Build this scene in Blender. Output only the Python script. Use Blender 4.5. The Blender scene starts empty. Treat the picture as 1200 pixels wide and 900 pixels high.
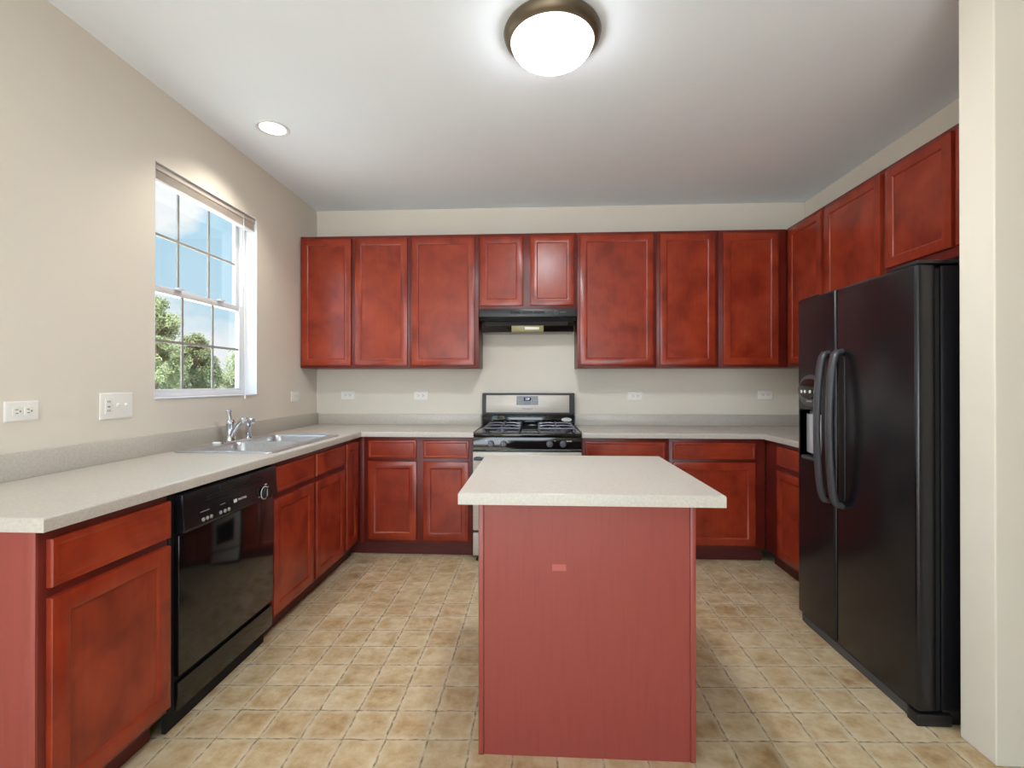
import bpy, bmesh, math, random
from math import pi, sin, cos, radians
from mathutils import Vector, Matrix

random.seed(7)
S = bpy.context.scene
C = S.collection

# ------------------------------------------------------------------ camera, world, light, exposure
W, HC = 4.0916, 2.75          # room width between the side walls, ceiling height
cam = bpy.data.objects.new('camera', bpy.data.cameras.new('camera'))
C.objects.link(cam)
cam.location = (1.8972, -4.0529, 1.2629)
cam.rotation_euler = (pi / 2 + .0029, 0, .0518)
cam.data.sensor_width = 36
cam.data.lens = 562.6 / 1200 * 36
cam.data.shift_y = -.00178
cam.data.clip_start = .02
S.camera = cam

S.view_settings.view_transform = 'Standard'
S.view_settings.look = 'None'
S.view_settings.gamma = 1
S.view_settings.use_curve_mapping = False
S.view_settings.exposure = 0.27
S.cycles.use_denoising = True
S.cycles.max_bounces = 10
S.cycles.diffuse_bounces = 6
S.cycles.caustics_reflective = False
S.cycles.caustics_refractive = False


def lin(r, g, b):
    f = lambda c: c / 12.92 if c <= .04045 else ((c + .055) / 1.055) ** 2.4
    return (f(r / 255), f(g / 255), f(b / 255), 1)


world = bpy.data.worlds.new('sky')
S.world = world
world.use_nodes = True
nt = world.node_tree
nt.nodes.clear()
N = nt.nodes.new
wo = N('ShaderNodeOutputWorld'); bg = N('ShaderNodeBackground')
tc = N('ShaderNodeTexCoord'); sep = N('ShaderNodeSeparateXYZ')
ramp = N('ShaderNodeValToRGB'); mp = N('ShaderNodeMapping'); noi = N('ShaderNodeTexNoise')
cr = N('ShaderNodeValToRGB'); mix = N('ShaderNodeMix'); mix.data_type = 'RGBA'
nt.links.new(tc.outputs['Generated'], sep.inputs[0])
nt.links.new(sep.outputs['Z'], ramp.inputs[0])
e = ramp.color_ramp.elements
e[0].position = 0.0; e[0].color = lin(214, 219, 220)
e[1].position = .6; e[1].color = lin(130, 172, 204)
k = e.new(.07); k.color = lin(214, 218, 220)
k = e.new(.115); k.color = lin(170, 200, 214)
k = e.new(.3); k.color = lin(160, 195, 213)
nt.links.new(tc.outputs['Generated'], mp.inputs[0])
mp.inputs['Location'].default_value = (.35, .1, .0)
mp.inputs['Scale'].default_value = (2.2, 2.2, 4.5)
nt.links.new(mp.outputs[0], noi.inputs[0])
noi.inputs['Scale'].default_value = 1.6; noi.inputs['Detail'].default_value = 6; noi.inputs['Roughness'].default_value = .6
nt.links.new(noi.outputs['Fac'], cr.inputs[0])
cr.color_ramp.elements[0].position = .5; cr.color_ramp.elements[0].color = (0, 0, 0, 1)
cr.color_ramp.elements[1].position = .66; cr.color_ramp.elements[1].color = (1, 1, 1, 1)
# one bigger cloud high in the north-west
cd_ = N('ShaderNodeVectorMath'); cd_.operation = 'DOT_PRODUCT'; cd_.inputs[1].default_value = Vector((-.607, .741, .286)).normalized()
nt.links.new(tc.outputs['Generated'], cd_.inputs[0])
cm = N('ShaderNodeMapRange'); cm.interpolation_type = 'SMOOTHSTEP'; cm.inputs['From Min'].default_value = .9972; cm.inputs['From Max'].default_value = .9998; cm.inputs['To Max'].default_value = .26
nt.links.new(cd_.outputs['Value'], cm.inputs[0])
ca = N('ShaderNodeMath'); ca.operation = 'ADD'
nt.links.new(noi.outputs['Fac'], ca.inputs[0]); nt.links.new(cm.outputs[0], ca.inputs[1]); nt.links.new(ca.outputs[0], cr.inputs[0])
nt.links.new(cr.outputs[0], mix.inputs[0])
nt.links.new(ramp.outputs[0], mix.inputs[6])
mix.inputs[7].default_value = lin(218, 221, 222)
nt.links.new(mix.outputs[2], bg.inputs[0])
# extra sky brightness added in the unseen south-west to light the room
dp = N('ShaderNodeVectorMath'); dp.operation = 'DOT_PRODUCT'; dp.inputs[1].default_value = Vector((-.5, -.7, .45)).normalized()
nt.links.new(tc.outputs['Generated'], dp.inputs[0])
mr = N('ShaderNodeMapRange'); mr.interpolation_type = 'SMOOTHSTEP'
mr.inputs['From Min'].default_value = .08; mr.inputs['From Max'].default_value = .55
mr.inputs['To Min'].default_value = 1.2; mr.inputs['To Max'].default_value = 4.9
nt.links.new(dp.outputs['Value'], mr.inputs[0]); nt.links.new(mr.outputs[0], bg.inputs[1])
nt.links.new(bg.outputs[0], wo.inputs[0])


def area(name, loc, rot, sx, sy, power, col):
    L = bpy.data.lights.new(name, 'AREA')
    L.shape = 'RECTANGLE'; L.size = sx; L.size_y = sy; L.energy = power; L.color = col
    o = bpy.data.objects.new(name, L); C.objects.link(o)
    o.location = loc; o.rotation_euler = rot
    return o


# fill lamp added behind the camera in place of daylight through the rear opening
area('rear_fill_lamp', (1.5, -6.85, 1.2), (pi / 2 + .08, 0, 0), 2.6, 1.5, 40, (.80, .93, 1.12))
sun = bpy.data.objects.new('sun', bpy.data.lights.new('sun', 'SUN')); C.objects.link(sun)
sun.data.energy = 17; sun.data.angle = .01; sun.data.color = (1, .96, .88)
sun.rotation_euler = Vector((-.06, .6, -.75)).to_track_quat('-Z', 'Y').to_euler()


# ------------------------------------------------------------------ materials
def mat(name, col, rough=.5, metal=0, spec=.5, coat=0, emit=None, es=0):
    m = bpy.data.materials.new(name); m.use_nodes = True
    b = m.node_tree.nodes['Principled BSDF']
    b.inputs['Base Color'].default_value = col
    b.inputs['Roughness'].default_value = rough
    b.inputs['Metallic'].default_value = metal
    b.inputs['Specular IOR Level'].default_value = spec
    b.inputs['Coat Weight'].default_value = coat
    b.inputs['Coat Roughness'].default_value = .2
    if emit:
        b.inputs['Emission Color'].default_value = emit
        b.inputs['Emission Strength'].default_value = es
    return m


def noisy(name, cols, scale=(1, 1, 1), nscale=5, detail=5, rough=.5, pos=None, bump=0, bscale=None, metal=0, spec=.5, coat=0, rand=True, dist=0):
    """principled material whose colour comes from a noise ramp in object space, offset per object"""
    m = mat(name, cols[0], rough, metal, spec, coat)
    t = m.node_tree; n = t.nodes.new; b = t.nodes['Principled BSDF']
    tc = n('ShaderNodeTexCoord'); mp = n('ShaderNodeMapping'); no = n('ShaderNodeTexNoise'); r = n('ShaderNodeValToRGB')
    mp.inputs['Scale'].default_value = scale
    t.links.new(tc.outputs['Object'], mp.inputs[0])
    if rand:
        oi = n('ShaderNodeObjectInfo'); ml = n('ShaderNodeMath'); ml.operation = 'MULTIPLY'; ml.inputs[1].default_value = 37
        t.links.new(oi.outputs['Random'], ml.inputs[0]); t.links.new(ml.outputs[0], mp.inputs['Location'])
    t.links.new(mp.outputs[0], no.inputs[0])
    no.inputs['Scale'].default_value = nscale; no.inputs['Detail'].default_value = detail; no.inputs['Distortion'].default_value = dist
    t.links.new(no.outputs['Fac'], r.inputs[0])
    el = r.color_ramp.elements
    pos = pos or [.3 + .4 * i / (len(cols) - 1) for i in range(len(cols))]
    el[0].position = pos[0]; el[0].color = cols[0]
    el[1].position = pos[-1]; el[1].color = cols[-1]
    for p, c in list(zip(pos, cols))[1:-1]:
        q = el.new(p); q.color = c
    t.links.new(r.outputs[0], b.inputs['Base Color'])
    if bump:
        n2 = n('ShaderNodeTexNoise'); n2.inputs['Scale'].default_value = bscale or 200; n2.inputs['Detail'].default_value = 3
        t.links.new(tc.outputs['Object'], n2.inputs[0])
        bp = n('ShaderNodeBump'); bp.inputs['Strength'].default_value = bump; bp.inputs['Distance'].default_value = .002
        t.links.new(n2.outputs['Fac'], bp.inputs['Height']); t.links.new(bp.outputs[0], b.inputs['Normal'])
    return m


def wood(name, dark, mid, light, grain, rough=.27, coat=0):
    """cherry stained maple: broad blotches multiplied by fine grain along one axis"""
    m = noisy(name, [dark, mid, light], scale=(1, 1, 1), nscale=5.5, detail=3, rough=rough, pos=[.28, .5, .74], coat=coat, dist=.3)
    t = m.node_tree; n = t.nodes.new; b = t.nodes['Principled BSDF']
    src = b.inputs['Base Color'].links[0].from_socket
    mp0 = [x for x in t.nodes if x.type == 'MAPPING'][0]
    tc = [x for x in t.nodes if x.type == 'TEX_COORD'][0]
    mp = n('ShaderNodeMapping'); mp.inputs['Scale'].default_value = grain
    t.links.new(tc.outputs['Object'], mp.inputs[0])
    oi = [x for x in t.nodes if x.type == 'MATH'][0]; t.links.new(oi.outputs[0], mp.inputs['Location'])
    g = n('ShaderNodeTexNoise'); g.inputs['Scale'].default_value = 1; g.inputs['Detail'].default_value = 6; g.inputs['Roughness'].default_value = .65
    t.links.new(mp.outputs[0], g.inputs[0])
    r = n('ShaderNodeValToRGB'); r.color_ramp.elements[0].position = .3; r.color_ramp.elements[0].color = (.9, .89, .89, 1)
    r.color_ramp.elements[1].position = .7; r.color_ramp.elements[1].color = (1.06, 1.05, 1.04, 1)
    t.links.new(g.outputs['Fac'], r.inputs[0])
    mx = n('ShaderNodeMix'); mx.data_type = 'RGBA'; mx.blend_type = 'MULTIPLY'; mx.inputs[0].default_value = 1
    t.links.new(src, mx.inputs[6]); t.links.new(r.outputs[0], mx.inputs[7])
    t.links.new(mx.outputs[2], b.inputs['Base Color'])
    b.inputs['Specular IOR Level'].default_value = .5
    return m


WD = (lin(122, 38, 20), lin(145, 50, 27), lin(162, 63, 34))
M = {}
M['wood_v'] = wood('cherry_wood_upright_grain', *WD, (60, 60, 5))
M['wood_h'] = wood('cherry_wood_level_grain', *WD, (5, 60, 60))
M['wood_f'] = wood('cherry_frame_wood', lin(90, 24, 17), lin(106, 30, 21), lin(120, 38, 27), (50, 50, 6), rough=.4, coat=.1)
M['kick'] = noisy('dark_kick_board', [lin(84, 24, 20), lin(100, 30, 24)], (4, 40, 40), 2, rough=.5)
M['laminate'] = noisy('red_brown_laminate', [lin(139, 58, 50), lin(145, 63, 55), lin(141, 60, 52)], (22, 22, 1.5), 3, 5, rough=.42, pos=[.3, .55, .75])
M['laminate_trim'] = noisy('red_brown_trim', [lin(140, 60, 52), lin(152, 70, 61)], (30, 30, 1.2), 3, 5, rough=.38)
M['wall'] = noisy('cream_wall_paint', [lin(222, 216, 204), lin(226, 220, 208)], nscale=2, rough=.75, bump=.06, bscale=260, spec=.25)
M['stub'] = M['wall']
M['ceil'] = noisy('white_ceiling_paint', [lin(236, 244, 254), lin(238, 246, 255)], nscale=2, rough=.9, bump=.05, bscale=200, spec=.15)
M['counter'] = noisy('cream_speckled_laminate', [lin(180, 174, 164), lin(190, 184, 175), lin(197, 192, 184)], nscale=120, detail=5, rough=.34, pos=[.25, .5, .75], spec=.5)
M['white'] = mat('white_vinyl', lin(218, 219, 223), .4)
M['muntin'] = mat('backlit_muntin_bars', lin(150, 147, 143), .5)  # white bars, darkened in their colour to look backlit
M['plate'] = mat('white_plastic', lin(238, 237, 232), .35)
M['slot'] = mat('dark_slot', lin(70, 62, 55), .6)
M['black_gloss'] = mat('black_gloss', lin(14, 14, 15), .09, spec=.6)
M['black_semi'] = noisy('black_semi_gloss', [lin(16, 15, 19), lin(21, 20, 24)], nscale=60, rough=.24, bump=.05, bscale=420, spec=.5)
M['black_matt'] = mat('black_plastic', lin(24, 24, 26), .42)
M['black_hole'] = mat('dark_recess', lin(10, 10, 10), .7)
M['grey_plastic'] = mat('dark_grey_plastic', lin(66, 68, 71), .34)
M['grip'] = mat('charcoal_grip', lin(64, 64, 68), .32)
M['hood'] = mat('black_hood_enamel', lin(40, 41, 44), .35)
M['steel'] = noisy('brushed_steel', [lin(190, 184, 175), lin(204, 198, 190)], (2, 80, 120), 3, rough=.45, metal=.35)
M['sink_steel'] = noisy('sink_steel', [lin(190, 193, 197), lin(208, 211, 215)], (60, 3, 60), 3, rough=.3, metal=.85)
M['chrome'] = mat('chrome', lin(225, 227, 230), .06, 1)
M['silver'] = noisy('silver_plastic', [lin(176, 181, 188), lin(196, 200, 206)], (3, 90, 3), 3, rough=.3, metal=.25)
M['iron'] = mat('cast_iron', lin(104, 106, 118), .34, .5)
M['knob'] = mat('grey_knob', lin(104, 104, 112), .35, .3)
M['print'] = mat('white_print', lin(215, 215, 212), .5)
M['print_grey'] = mat('grey_print', lin(120, 120, 120), .5)
M['button'] = mat('grey_button', lin(150, 150, 150), .4)
M['panel_grey'] = mat('grey_touch_panel', lin(112, 117, 124), .3)
M['screen'] = mat('display_glass', lin(22, 20, 52), .15)
M['digits'] = mat('lit_digits', lin(210, 215, 255), .4, emit=lin(205, 212, 255), es=1.0)
M['bronze'] = mat('brushed_bronze', lin(104, 92, 76), .38, .7)
M['dome'] = mat('frosted_glass', lin(250, 244, 226), .4, emit=lin(250, 252, 255), es=19)
M['lens'] = mat('lit_lens', lin(255, 255, 250), .4, emit=lin(255, 253, 246), es=2.2)
M['hood_lens'] = mat('ribbed_lamp_lens', lin(150, 142, 100), .25)
M['hood_bulb'] = mat('pale_lamp', lin(240, 236, 222), .3)
M['blind'] = noisy('blind_slats', [lin(196, 188, 180), lin(206, 198, 190)], (1, 1, 300), 1, rough=.5)
M['cord'] = mat('white_cord', lin(235, 232, 224), .6)
M['patch'] = mat('faded_patch', lin(176, 92, 84), .5)
M['bark'] = noisy('bark', [lin(84, 70, 56), lin(116, 100, 82)], (8, 8, 2), 4, rough=.9)
M['bounce_ground'] = noisy('pale_bounce_ground', [lin(226, 224, 216), lin(238, 236, 228)], nscale=3, rough=.95)  # unseen ground, made pale to bounce sunlight up to the ceiling
M['rug'] = M['white']


def leafmat(name, a, b_):
    m = noisy(name, [a, b_], nscale=1.3, detail=4, rough=.6)
    t = m.node_tree; b = t.nodes['Principled BSDF']
    tr = t.nodes.new('ShaderNodeBsdfTranslucent'); mx = t.nodes.new('ShaderNodeMixShader'); mx.inputs[0].default_value = .4
    t.links.new(b.inputs['Base Color'].links[0].from_socket, tr.inputs[0])
    out = t.nodes['Material Output']
    t.links.new(b.outputs[0], mx.inputs[1]); t.links.new(tr.outputs[0], mx.inputs[2]); t.links.new(mx.outputs[0], out.inputs[0])
    return m


M['leaf1'] = leafmat('summer_leaves', lin(112, 125, 89), lin(152, 160, 124))
M['leaf2'] = leafmat('dark_leaves', lin(86, 99, 70), lin(124, 134, 99))

# glass pane: mostly clear with a faint reflection
g = bpy.data.materials.new('window_glass'); g.use_nodes = True
t = g.node_tree; t.nodes.remove(t.nodes['Principled BSDF'])
tr = t.nodes.new('ShaderNodeBsdfTransparent'); gl = t.nodes.new('ShaderNodeBsdfGlossy'); mx = t.nodes.new('ShaderNodeMixShader')
gl.inputs['Roughness'].default_value = .02; mx.inputs[0].default_value = .05
tr.inputs[0].default_value = (.97, .98, .98, 1)
t.links.new(tr.outputs[0], mx.inputs[1]); t.links.new(gl.outputs[0], mx.inputs[2]); t.links.new(mx.outputs[0], t.nodes['Material Output'].inputs[0])
M['glass'] = g

# vinyl sheet floor printed with small stone tiles
fm = mat('stone_tile_vinyl', lin(190, 172, 140), .31, spec=.5)
t = fm.node_tree; n = t.nodes.new; b = t.nodes['Principled BSDF']; L = t.links.new


def math_(op, a, b_=None):
    q = n('ShaderNodeMath'); q.operation = op
    for i, v in enumerate((a, b_)):
        if v is None: continue
        if isinstance(v, (int, float)): q.inputs[i].default_value = v
        else: L(v, q.inputs[i])
    return q.outputs[0]


tc = n('ShaderNodeTexCoord'); sp = n('ShaderNodeSeparateXYZ'); L(tc.outputs['Object'], sp.inputs[0])
wn = n('ShaderNodeTexNoise'); wn.inputs['Scale'].default_value = 22; wn.inputs['Detail'].default_value = 4; L(tc.outputs['Object'], wn.inputs[0])
wob = math_('MULTIPLY', math_('SUBTRACT', wn.outputs['Fac'], .5), .085)
u = math_('ADD', math_('DIVIDE', math_('SUBTRACT', sp.outputs['X'], .755), .1514), wob)
sh = math_('MULTIPLY', math_('SUBTRACT', sp.outputs['X'], 1.22), .045)
v = math_('ADD', math_('DIVIDE', math_('SUBTRACT', math_('ADD', sp.outputs['Y'], 2.077), sh), .1505), wob)
fu, fv = math_('FRACT', u), math_('FRACT', v)
du = math_('MINIMUM', fu, math_('SUBTRACT', 1, fu)); dv = math_('MINIMUM', fv, math_('SUBTRACT', 1, fv))
dd = math_('MINIMUM', du, dv)
gr = n('ShaderNodeMapRange'); gr.inputs['From Min'].default_value = .008; gr.inputs['From Max'].default_value = .035; L(dd, gr.inputs[0])
cx = n('ShaderNodeCombineXYZ'); L(math_('FLOOR', u), cx.inputs[0]); L(math_('FLOOR', v), cx.inputs[1])
wh = n('ShaderNodeTexWhiteNoise'); wh.noise_dimensions = '2D'; L(cx.outputs[0], wh.inputs['Vector'])
ov = n('ShaderNodeVectorMath'); ov.operation = 'ADD'
L(tc.outputs['Object'], ov.inputs[0])
sc = n('ShaderNodeVectorMath'); sc.operation = 'SCALE'; sc.inputs['Scale'].default_value = 9; L(wh.outputs['Color'], sc.inputs[0]); L(sc.outputs[0], ov.inputs[1])
mo = n('ShaderNodeTexNoise'); mo.inputs['Scale'].default_value = 13; mo.inputs['Detail'].default_value = 9; mo.inputs['Roughness'].default_value = .66; L(ov.outputs[0], mo.inputs[0])
tone = math_('ADD', math_('MULTIPLY', mo.outputs['Fac'], .85), math_('MULTIPLY', wh.outputs['Value'], .11))
rp = n('ShaderNodeValToRGB'); L(tone, rp.inputs[0])
el = rp.color_ramp.elements
el[0].position = .28; el[0].color = lin(160, 128, 88)
el[1].position = .74; el[1].color = lin(222, 211, 188)
q = el.new(.45); q.color = lin(192, 167, 128)
q = el.new(.58); q.color = lin(208, 190, 156)
# pale worn band along each tile's edge, then the joint
ed = n('ShaderNodeMapRange'); ed.inputs['From Min'].default_value = .03; ed.inputs['From Max'].default_value = .16
ed.inputs['To Min'].default_value = .42; ed.inputs['To Max'].default_value = 0; L(dd, ed.inputs[0])
m1 = n('ShaderNodeMix'); m1.data_type = 'RGBA'; L(ed.outputs[0], m1.inputs[0]); L(rp.outputs[0], m1.inputs[6]); m1.inputs[7].default_value = lin(220, 211, 188)
m2 = n('ShaderNodeMix'); m2.data_type = 'RGBA'; jn = n('ShaderNodeTexNoise'); jn.inputs['Scale'].default_value = 38; jn.inputs['Detail'].default_value = 3; L(tc.outputs['Object'], jn.inputs[0])
jm = n('ShaderNodeMapRange'); jm.inputs['From Min'].default_value = .38; jm.inputs['From Max'].default_value = .62; jm.inputs['To Min'].default_value = .15; jm.inputs['To Max'].default_value = 1; L(jn.outputs['Fac'], jm.inputs[0])
jf = math_('SUBTRACT', 1, math_('MULTIPLY', math_('SUBTRACT', 1, gr.outputs[0]), jm.outputs[0])); L(jf, m2.inputs[0]); m2.inputs[6].default_value = lin(126, 106, 78); L(m1.outputs[2], m2.inputs[7])
L(m2.outputs[2], b.inputs['Base Color'])
bpn = n('ShaderNodeBump'); bpn.inputs['Strength'].default_value = .35; bpn.inputs['Distance'].default_value = .002
L(math_('ADD', math_('MULTIPLY', mo.outputs['Fac'], .5), gr.outputs[0]), bpn.inputs['Height']); L(bpn.outputs[0], b.inputs['Normal'])
M['floor'] = fm


# ------------------------------------------------------------------ mesh helpers
def bx(bm, x0, x1, y0, y1, z0, z1, b=0, seg=2):
    vs = [bm.verts.new((x, y, z)) for x in (x0, x1) for y in (y0, y1) for z in (z0, z1)]
    F = [(0, 1, 3, 2), (4, 6, 7, 5), (0, 4, 5, 1), (2, 3, 7, 6), (0, 2, 6, 4), (1, 5, 7, 3)]
    fs = [bm.faces.new([vs[i] for i in f]) for f in F]
    if b:
        es = list({ed for f in fs for ed in f.edges})
        bmesh.ops.bevel(bm, geom=es, offset=b, segments=seg, profile=.5, affect='EDGES')
    return vs


def prism(bm, outline, a0, a1, axis='x', b=0):
    """extrude a 2-D outline along an axis; outline is (y,z) for x, (x,z) for y, (x,y) for z"""
    def P(p, a):
        return {'x': (a, p[0], p[1]), 'y': (p[0], a, p[1]), 'z': (p[0], p[1], a)}[axis]
    v0 = [bm.verts.new(P(p, a0)) for p in outline]; v1 = [bm.verts.new(P(p, a1)) for p in outline]
    k = len(outline)
    fs = [bm.faces.new(v0), bm.faces.new(v1[::-1])]
    for i in range(k):
        fs.append(bm.faces.new((v0[i], v1[i], v1[(i + 1) % k], v0[(i + 1) % k])))
    if b:
        bmesh.ops.bevel(bm, geom=list({e for f in fs for e in f.edges}), offset=b, segments=2, profile=.5, affect='EDGES')


def slab(bm, outline, holes, z0, z1, bevel=0, pick=None, seg=3, swap=False):
    """flat plate with holes; the top edges chosen by pick(mid) are rounded. swap=True builds it upright (x,z outline, y thickness)"""
    vs, es = [], []
    loops = [outline] + holes
    for lp in loops:
        r = [bm.verts.new((p[0], p[1], z1)) for p in lp]
        vs += r
        es += [bm.edges.new((r[i], r[(i + 1) % len(r)])) for i in range(len(r))]
    res = bmesh.ops.triangle_fill(bm, use_beauty=True, use_dissolve=False, edges=es, normal=(0, 0, 1))
    fs = [f for f in res['geom'] if isinstance(f, bmesh.types.BMFace)]
    ex = bmesh.ops.extrude_face_region(bm, geom=fs)
    nv = [x for x in ex['geom'] if isinstance(x, bmesh.types.BMVert)]
    bmesh.ops.translate(bm, verts=nv, vec=(0, 0, z0 - z1))
    allv = set(vs) | set(nv)
    fall = list({f for q in allv for f in q.link_faces})
    bmesh.ops.recalc_face_normals(bm, faces=fall)
    if bevel and pick:
        sel = []
        for ed in {e for q in allv for e in q.link_edges}:
            a, c = ed.verts[0].co, ed.verts[1].co
            if len(ed.link_faces) == 2 and ed.calc_face_angle(0) > .5 and pick(a, c):
                sel.append(ed)
        bmesh.ops.bevel(bm, geom=sel, offset=bevel, segments=seg, profile=.5, affect='EDGES')
    if swap:
        for q in bm.verts:
            q.co = Vector((q.co.x, -q.co.z, q.co.y))


def tube(bm, pts, r, nseg=12, sx=1, cap=True, side=None):
    """tube through pts; r a number or a list; sx squashes the section along 'side'"""
    pts = [Vector(p) for p in pts]
    rs = r if isinstance(r, (list, tuple)) else [r] * len(pts)
    rings = []
    up = Vector(side) if side else None
    for i, p in enumerate(pts):
        d = (pts[min(i + 1, len(pts) - 1)] - pts[max(i - 1, 0)]).normalized()
        if up is None:
            up = Vector((0, 0, 1)) if abs(d.z) < .9 else Vector((1, 0, 0))
        a = (up - d * up.dot(d)).normalized(); c = d.cross(a)
        rings.append([bm.verts.new(p + (a * cos(2 * pi * k / nseg) * sx + c * sin(2 * pi * k / nseg)) * rs[i]) for k in range(nseg)])
        if not side: up = a
    for i in range(len(rings) - 1):
        for k in range(nseg):
            bm.faces.new((rings[i][k], rings[i][(k + 1) % nseg], rings[i + 1][(k + 1) % nseg], rings[i + 1][k]))
    if cap:
        bm.faces.new(rings[0][::-1]); bm.faces.new(rings[-1])


def lathe(bm, prof, nseg=32, mtx=None, close=True):
    mtx = mtx or Matrix()
    rings = []
    for r_, z in prof:
        if r_ < 1e-6: rings.append([bm.verts.new(mtx @ Vector((0, 0, z)))])
        else: rings.append([bm.verts.new(mtx @ Vector((r_ * cos(2 * pi * k / nseg), r_ * sin(2 * pi * k / nseg), z))) for k in range(nseg)])
    for a, c in zip(rings, rings[1:]):
        for k in range(nseg):
            k2 = (k + 1) % nseg
            if len(a) == 1 and len(c) == 1: continue
            if len(a) == 1: bm.faces.new((a[0], c[k2], c[k]))
            elif len(c) == 1: bm.faces.new((a[k], a[k2], c[0]))
            else: bm.faces.new((a[k], a[k2], c[k2], c[k]))
    if close:
        for rg, rev in ((rings[0], True), (rings[-1], False)):
            if len(rg) > 1: bm.faces.new(rg[::-1] if rev else rg)


def rings_y(bm, x0, x1, z0, z1, prof, cap=True, back=True):
    """nested rectangles seen from the front (towards -y): prof = [(inset, y), ...]"""
    R = []
    for d, y in prof:
        R.append([bm.verts.new(p) for p in ((x0 + d, y, z0 + d), (x1 - d, y, z0 + d), (x1 - d, y, z1 - d), (x0 + d, y, z1 - d))])
    for a, c in zip(R, R[1:]):
        for k in range(4):
            bm.faces.new((a[k], a[(k + 1) % 4], c[(k + 1) % 4], c[k]))
    if cap: bm.faces.new(R[-1])
    if back: bm.faces.new(R[0][::-1])


def obj(name, bm, m, parent=None, smooth=35):
    bmesh.ops.recalc_face_normals(bm, faces=bm.faces[:])
    me = bpy.data.meshes.new(name)
    bm.to_mesh(me); bm.free()
    me.materials.append(m)
    if smooth:
        me.polygons.foreach_set('use_smooth', [True] * len(me.polygons))
        me.set_sharp_from_angle(angle=radians(smooth))
    o = bpy.data.objects.new(name, me); C.objects.link(o)
    if parent: o.parent = parent
    return o


def NB(): return bmesh.new()


def box(name, m, parent, *a, b=.002, seg=2):
    bm = NB(); bx(bm, *a, b=b, seg=seg); return obj(name, bm, m, parent)


def tag(o, label, cat, group=None):
    o['label'] = label; o['category'] = cat
    if group: o['group'] = group
    return o


def thing(name, label, cat, loc=(0, 0, 0), rotz=0, group=None):
    o = bpy.data.objects.new(name, None); C.objects.link(o)
    o.location = loc; o.rotation_euler = (0, 0, rotz); o.empty_display_size = .1
    return tag(o, label, cat, group)


def struct(name, bm, m, parent=None, smooth=0):
    o = obj(name, bm, m, parent, smooth)
    if not parent: o['kind'] = 'structure'
    return o


def text(name, body, size, m, parent, loc, rot, sx=1, extrude=.0004):
    cu = bpy.data.curves.new(name, 'FONT'); cu.body = body; cu.size = size; cu.align_x = 'CENTER'; cu.align_y = 'CENTER'; cu.extrude = extrude
    tmp = bpy.data.objects.new(name + '_tmp', cu); C.objects.link(tmp)
    me = bpy.data.meshes.new_from_object(tmp.evaluated_get(bpy.context.evaluated_depsgraph_get()))
    bpy.data.objects.remove(tmp); bpy.data.curves.remove(cu)
    me.transform(Matrix.Translation(loc) @ rot.to_4x4() @ Matrix.Diagonal((sx, 1, 1, 1)))
    me.name = name; me.materials.clear(); me.materials.append(m)
    o = bpy.data.objects.new(name, me); C.objects.link(o); o.parent = parent
    return o


FRONT = Matrix.Rotation(pi / 2, 3, 'X')       # lettering that faces local -y
MX = lambda loc, rot=None: Matrix.Translation(loc) @ (rot.to_4x4() if rot else Matrix())
TO_FRONT = Matrix.Rotation(pi / 2, 3, 'X')    # lathe axis +z -> -y

# ------------------------------------------------------------------ the setting
T = .14
WY0, WY1, WZ0, WZ1 = -1.765, -.89, 1.187, 2.376
RX = 6.6; RY = -6.6
bm = NB(); bx(bm, -.3, RX + .2, RY - .2, .3, -.12, 0); struct('floor', bm, M['floor'])
bm = NB(); bx(bm, -.3, RX + .2, RY - .2, .3, HC, HC + .15); struct('ceiling', bm, M['ceil'])
bm = NB(); bx(bm, -T, RX, 0, T, 0, HC); struct('wall_back', bm, M['wall'])
bm = NB()
bx(bm, -T, 0, WY1, 0, 0, HC); bx(bm, -T, 0, WY0, WY1, 0, WZ0); bx(bm, -T, 0, WY0, WY1, WZ1, HC)
bx(bm, -T, 0, -3.93, WY0, 0, HC); bx(bm, -T, 0, -4.97, -3.93, 2.2, HC); bx(bm, -T, 0, RY, -4.97, 0, HC)
struct('wall_left', bm, M['wall'])
bm = NB(); bx(bm, W, W + .12, -2.25, 0, 0, HC); struct('wall_right', bm, M['wall'])
bm = NB(); bx(bm, 3.41, RX, -2.385, -2.25, 0, HC, b=.004); struct('wall_partition', bm, M['wall'])
bm = NB(); bx(bm, RX, RX + .12, RY, -2.25, 0, HC); struct('wall_far_right', bm, M['wall'])
bm = NB(); bx(bm, 2.95, RX, -4.55, -4.43, 0, HC); struct('wall_light_blocker', bm, M['wall'])  # unseen wall added to keep rear light off the partition's front
bm = NB()
bx(bm, -T, .2, RY - T, RY, 0, HC); bx(bm, 2.8, RX, RY - T, RY, 0, HC); bx(bm, .2, 2.8, RY - T, RY, 0, .35); bx(bm, .2, 2.8, RY - T, RY, 2.25, HC)
struct('wall_rear', bm, M['wall'])
# glazed door in the left wall, behind the camera
d = bpy.data.objects.new('door_1', None); C.objects.link(d); d.location = (0, -4.45, 0); d['kind'] = 'structure'
bm = NB()
for y in (-.52, .46): bx(bm, -.11, -.05, y, y + .06, 0, 2.2)
for z in (0, 2.12): bx(bm, -.11, -.05, -.52, .52, z, z + .08)
obj('door_frame', bm, M['white'], d)
bm = NB(); bx(bm, -.085, -.08, -.5, .5, .07, 2.13); obj('door_glass', bm, M['glass'], d)
bm = NB(); bx(bm, -60, 14, -14, 60, -.55, -.45); struct('ground', bm, M['bounce_ground'])

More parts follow.
